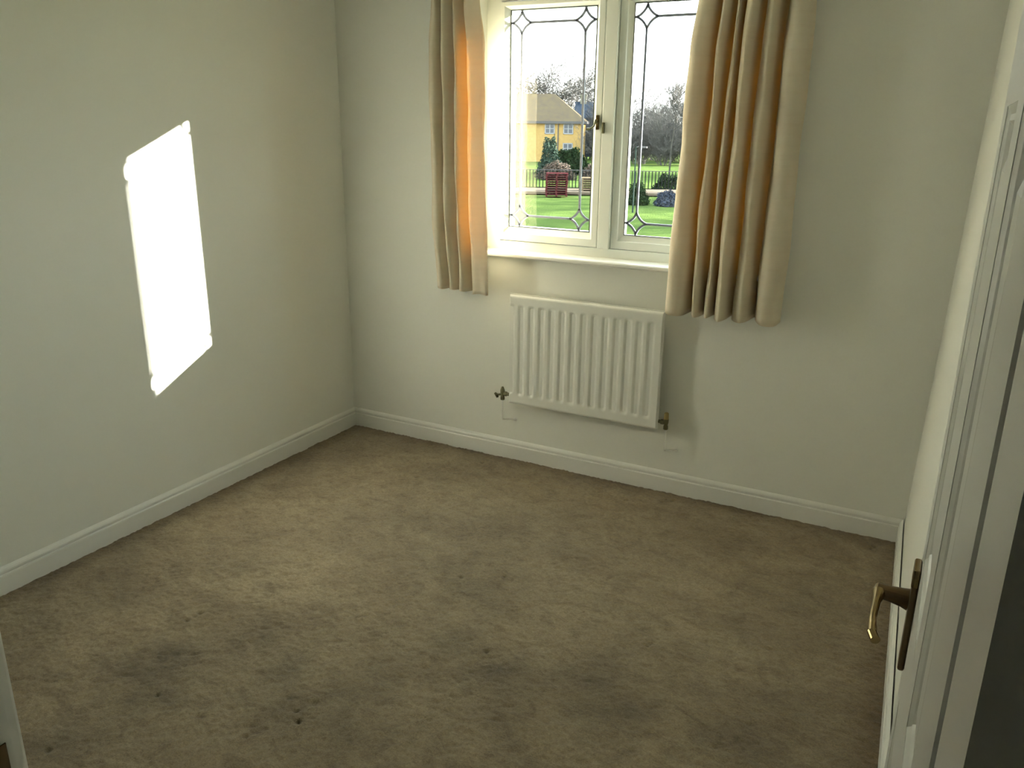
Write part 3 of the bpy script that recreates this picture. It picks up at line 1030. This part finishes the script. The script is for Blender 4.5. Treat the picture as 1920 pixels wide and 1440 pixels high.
def limb_tree(loc, height, label, seed, stems=4, tilt=(.12, .42), rmin=.045, r0=.24, turn=0.0):
    me_, zm = bush_mesh(seed, height, stems, r0, tilt, .7, rmin, .15)
    root = empty('bare_tree', loc, turn)
    root.scale = (1, 1, height / zm)
    tag(root, label, 'tree')
    b_ = bmesh.new()
    tube(b_, [(0, 0, -0.3), (0.03, 0, 1.2), (0, 0.02, 2.0)], [0.34, 0.26, 0.16], 8)
    obj('trunk', b_, m_bark, root)
    o_ = obj('twigs', me_, m_twig, root); o_['kind'] = 'stuff'
limb_tree((-58.6, 126.0, GZ), 17.0, 'tall bare tree rising behind the end of the brown roof ridge', 3, stems=7)
limb_tree((-57.0, 137.0, GZ), 17.5, 'bare tree rising beside the square chimney', 12, stems=6)
limb_tree((-67.0, 132.0, GZ), 15.5, 'leftmost bare tree above the brown roof', 17, stems=5)
protos = [bush_mesh(300 + i, 7.0, 16) for i in range(3)]
ths = [(-37.0, 97, 8.3, 'leftmost', 0.85), (-33.4, 98.5, 8.6, 'second', 0.9), (-29.8, 97.5, 8.8, 'third', 0.85), (-26.4, 99, 8.0, 'fourth', 0.85)]
for i, (x, y, h, wd_, sc_) in enumerate(ths):
    me_, zm = protos[i % 3]
    root = empty('bare_shrub', (x, y, GZ), i * 1.7)
    root.scale = (sc_, sc_, h / zm)
    tag(root, 'tall grey leafless shrub, %s from the left in the front row of the thicket' % wd_, 'shrub', 'thicket shrubs in front')
    o = obj('twigs', me_, m_twig, root); o['kind'] = 'stuff'
# the growth behind them, too dense to tell one shrub from the next
root = empty('thicket', (-40, 112, GZ))
tag(root, 'dense grey brown mass of bare scrub closing the view behind the lawn', 'thicket', kind='stuff')
for i in range(11):
    me_, zm = protos[(i + 1) % 3]
    o = obj('twigs', me_, m_twig, root)
    o.location = (-5 + i * 2.0, -2.5 + (i % 3) * 1.4 - i * .25, 0)
    o.rotation_euler = (0, 0, i * 2.3 + 1)
    o.scale = (1.15, 1.15, (9.3 + (i * 37 % 10) * .13) / zm)
    o['kind'] = 'stuff'
bare_tree((-23.1, 78.4, GZ), 9.0, 'slim bare tree standing in front of the thicket', 71, spread_=0.9, levels=4, trunk_r=0.10, clear=0.30, twig=0.02)
# trees beside the lawn, hidden from here by the curtain: their shadows fall on the grass
limb_tree((2.5, 46.5, GZ), 9.0, 'bare garden tree beside the lawn, behind the right curtain', 81, stems=9, tilt=(.2, .9), rmin=.03)
limb_tree((4.0, 64.0, GZ), 12.0, 'larger bare garden tree far beside the lawn, behind the right curtain', 83, stems=8, tilt=(.2, .8), rmin=.03)

limb_tree((-1.0, 92.0, GZ), 15.0, 'big bare tree far behind the right curtain, shading the far grass', 85, stems=9, tilt=(.2, .9), rmin=.04)
# leafy shrubs: many small leaf faces through the volume of the bush
def leafy(name, loc, size, n, leaf, m, label, seed, cat='shrub', cone=0.0, group=None):
    rs = np.random.RandomState(seed)
    d = rs.randn(n, 3); d /= np.linalg.norm(d, axis=1)[:, None]
    d[:, 2] = np.abs(d[:, 2])
    r_ = rs.uniform(0.72, 1.0, n) * (1 + 0.18 * np.sin(d[:, 0] * 7 + seed) * np.cos(d[:, 1] * 6) + 0.1 * np.sin(d[:, 2] * 9))
    P_ = d * r_[:, None] * np.array(size)
    if cone > 0:
        hz = np.clip(P_[:, 2] / size[2], 0, 1)
        P_[:, :2] *= (1 - cone * hz)[:, None]
    a_ = rs.randn(n, 3); a_ /= np.linalg.norm(a_, axis=1)[:, None]
    b_ = np.cross(a_, rs.randn(n, 3)); b_ /= np.linalg.norm(b_, axis=1)[:, None]
    a_ *= leaf * rs.uniform(.6, 1.3, n)[:, None]; b_ *= leaf * 0.5
    V_ = np.stack([P_ - a_, P_ + b_, P_ + a_, P_ - b_], 1).reshape(-1, 3)
    me_ = bpy.data.meshes.new('foliage')
    me_.from_pydata(V_.tolist(), [], (np.arange(n * 4).reshape(-1, 4)).tolist())
    root = empty(name, loc)
    tag(root, label, cat, group)
    o = obj('foliage', me_, m, root); o['kind'] = 'stuff'
    # solid stems inside
    b2 = bmesh.new()
    for k_ in range(6):
        t_ = k_ / 6 * 6.28
        tube(b2, [(0.05 * math.cos(t_), 0.05 * math.sin(t_), -0.3), (size[0] * .5 * math.cos(t_) * (1 - cone * .6), size[1] * .5 * math.sin(t_) * (1 - cone * .6), size[2] * 0.75)], [0.06, 0.02], 5)
    obj('stem', b2, m_bark, root)
    return root
leafy('conifer', (-31.6, 68.6, GZ), (1.25, 1.25, 3.3), 6000, 0.11, m_conifer, 'tall blue green conifer in front of the brick house', 5, 'tree', cone=0.25)
leafy('evergreen_hedge', (-32.4, 74.6, GZ), (2.5, 1.1, 2.2), 12000, 0.13, m_green, 'dark evergreen hedge below the brick house windows', 6, 'hedge')
leafy('evergreen_shrub', (-28.4, 75.6, GZ), (1.1, 1.1, 2.9), 6000, 0.12, m_green, 'dark pointed evergreen at the right end of the hedge', 7, cone=0.5)
leafy('dry_shrub', (-29.6, 66.0, GZ), (1.7, 1.0, 1.5), 3200, 0.10, m_dry, 'low brown dry shrub behind the red pallets', 8)
leafy('dry_shrub', (-26.6, 67.2, GZ), (1.1, 0.9, 1.3), 2600, 0.10, m_dry, 'low brown dry shrub behind the railings, right of the other', 9)
leafy('evergreen_shrub', (-17.3, 60.0, GZ), (1.1, 0.9, 1.15), 3000, 0.09, m_green, 'dark rounded shrub across the lawn in the right pane', 10)
leafy('evergreen_shrub', (-15.5, 48.0, GZ), (0.7, 0.65, 1.25), 3000, 0.08, m_green, 'upright green shrub beside the lamp post', 12)
leafy('grey_shrub', (-13.6, 48.3, GZ), (0.8, 0.8, 0.85), 3200, 0.08, m_greyleaf, 'low grey blue shrub on the lawn at the right', 13)

# lamp post
lp = empty('lamp_post', (-14.1, 43.4, GZ))
tag(lp, 'slim green lamp post on the lawn in the right pane', 'lamp post')
bm = bmesh.new(); tube(bm, [(0, 0, -0.2), (0, 0, 3.7)], [0.05, 0.035], 8)
eobj('post', bm, m_post, lp)
bm = bmesh.new(); tube(bm, [(0, 0, 3.65), (0.2, 0.08, 3.72), (0.42, 0.18, 3.70)], [0.03, 0.025, 0.02], 8)
box(bm, 0.30, 0.60, 0.10, 0.26, 3.62, 3.72, bev=0.01)
eobj('lamp_head', bm, m_fascia, lp)
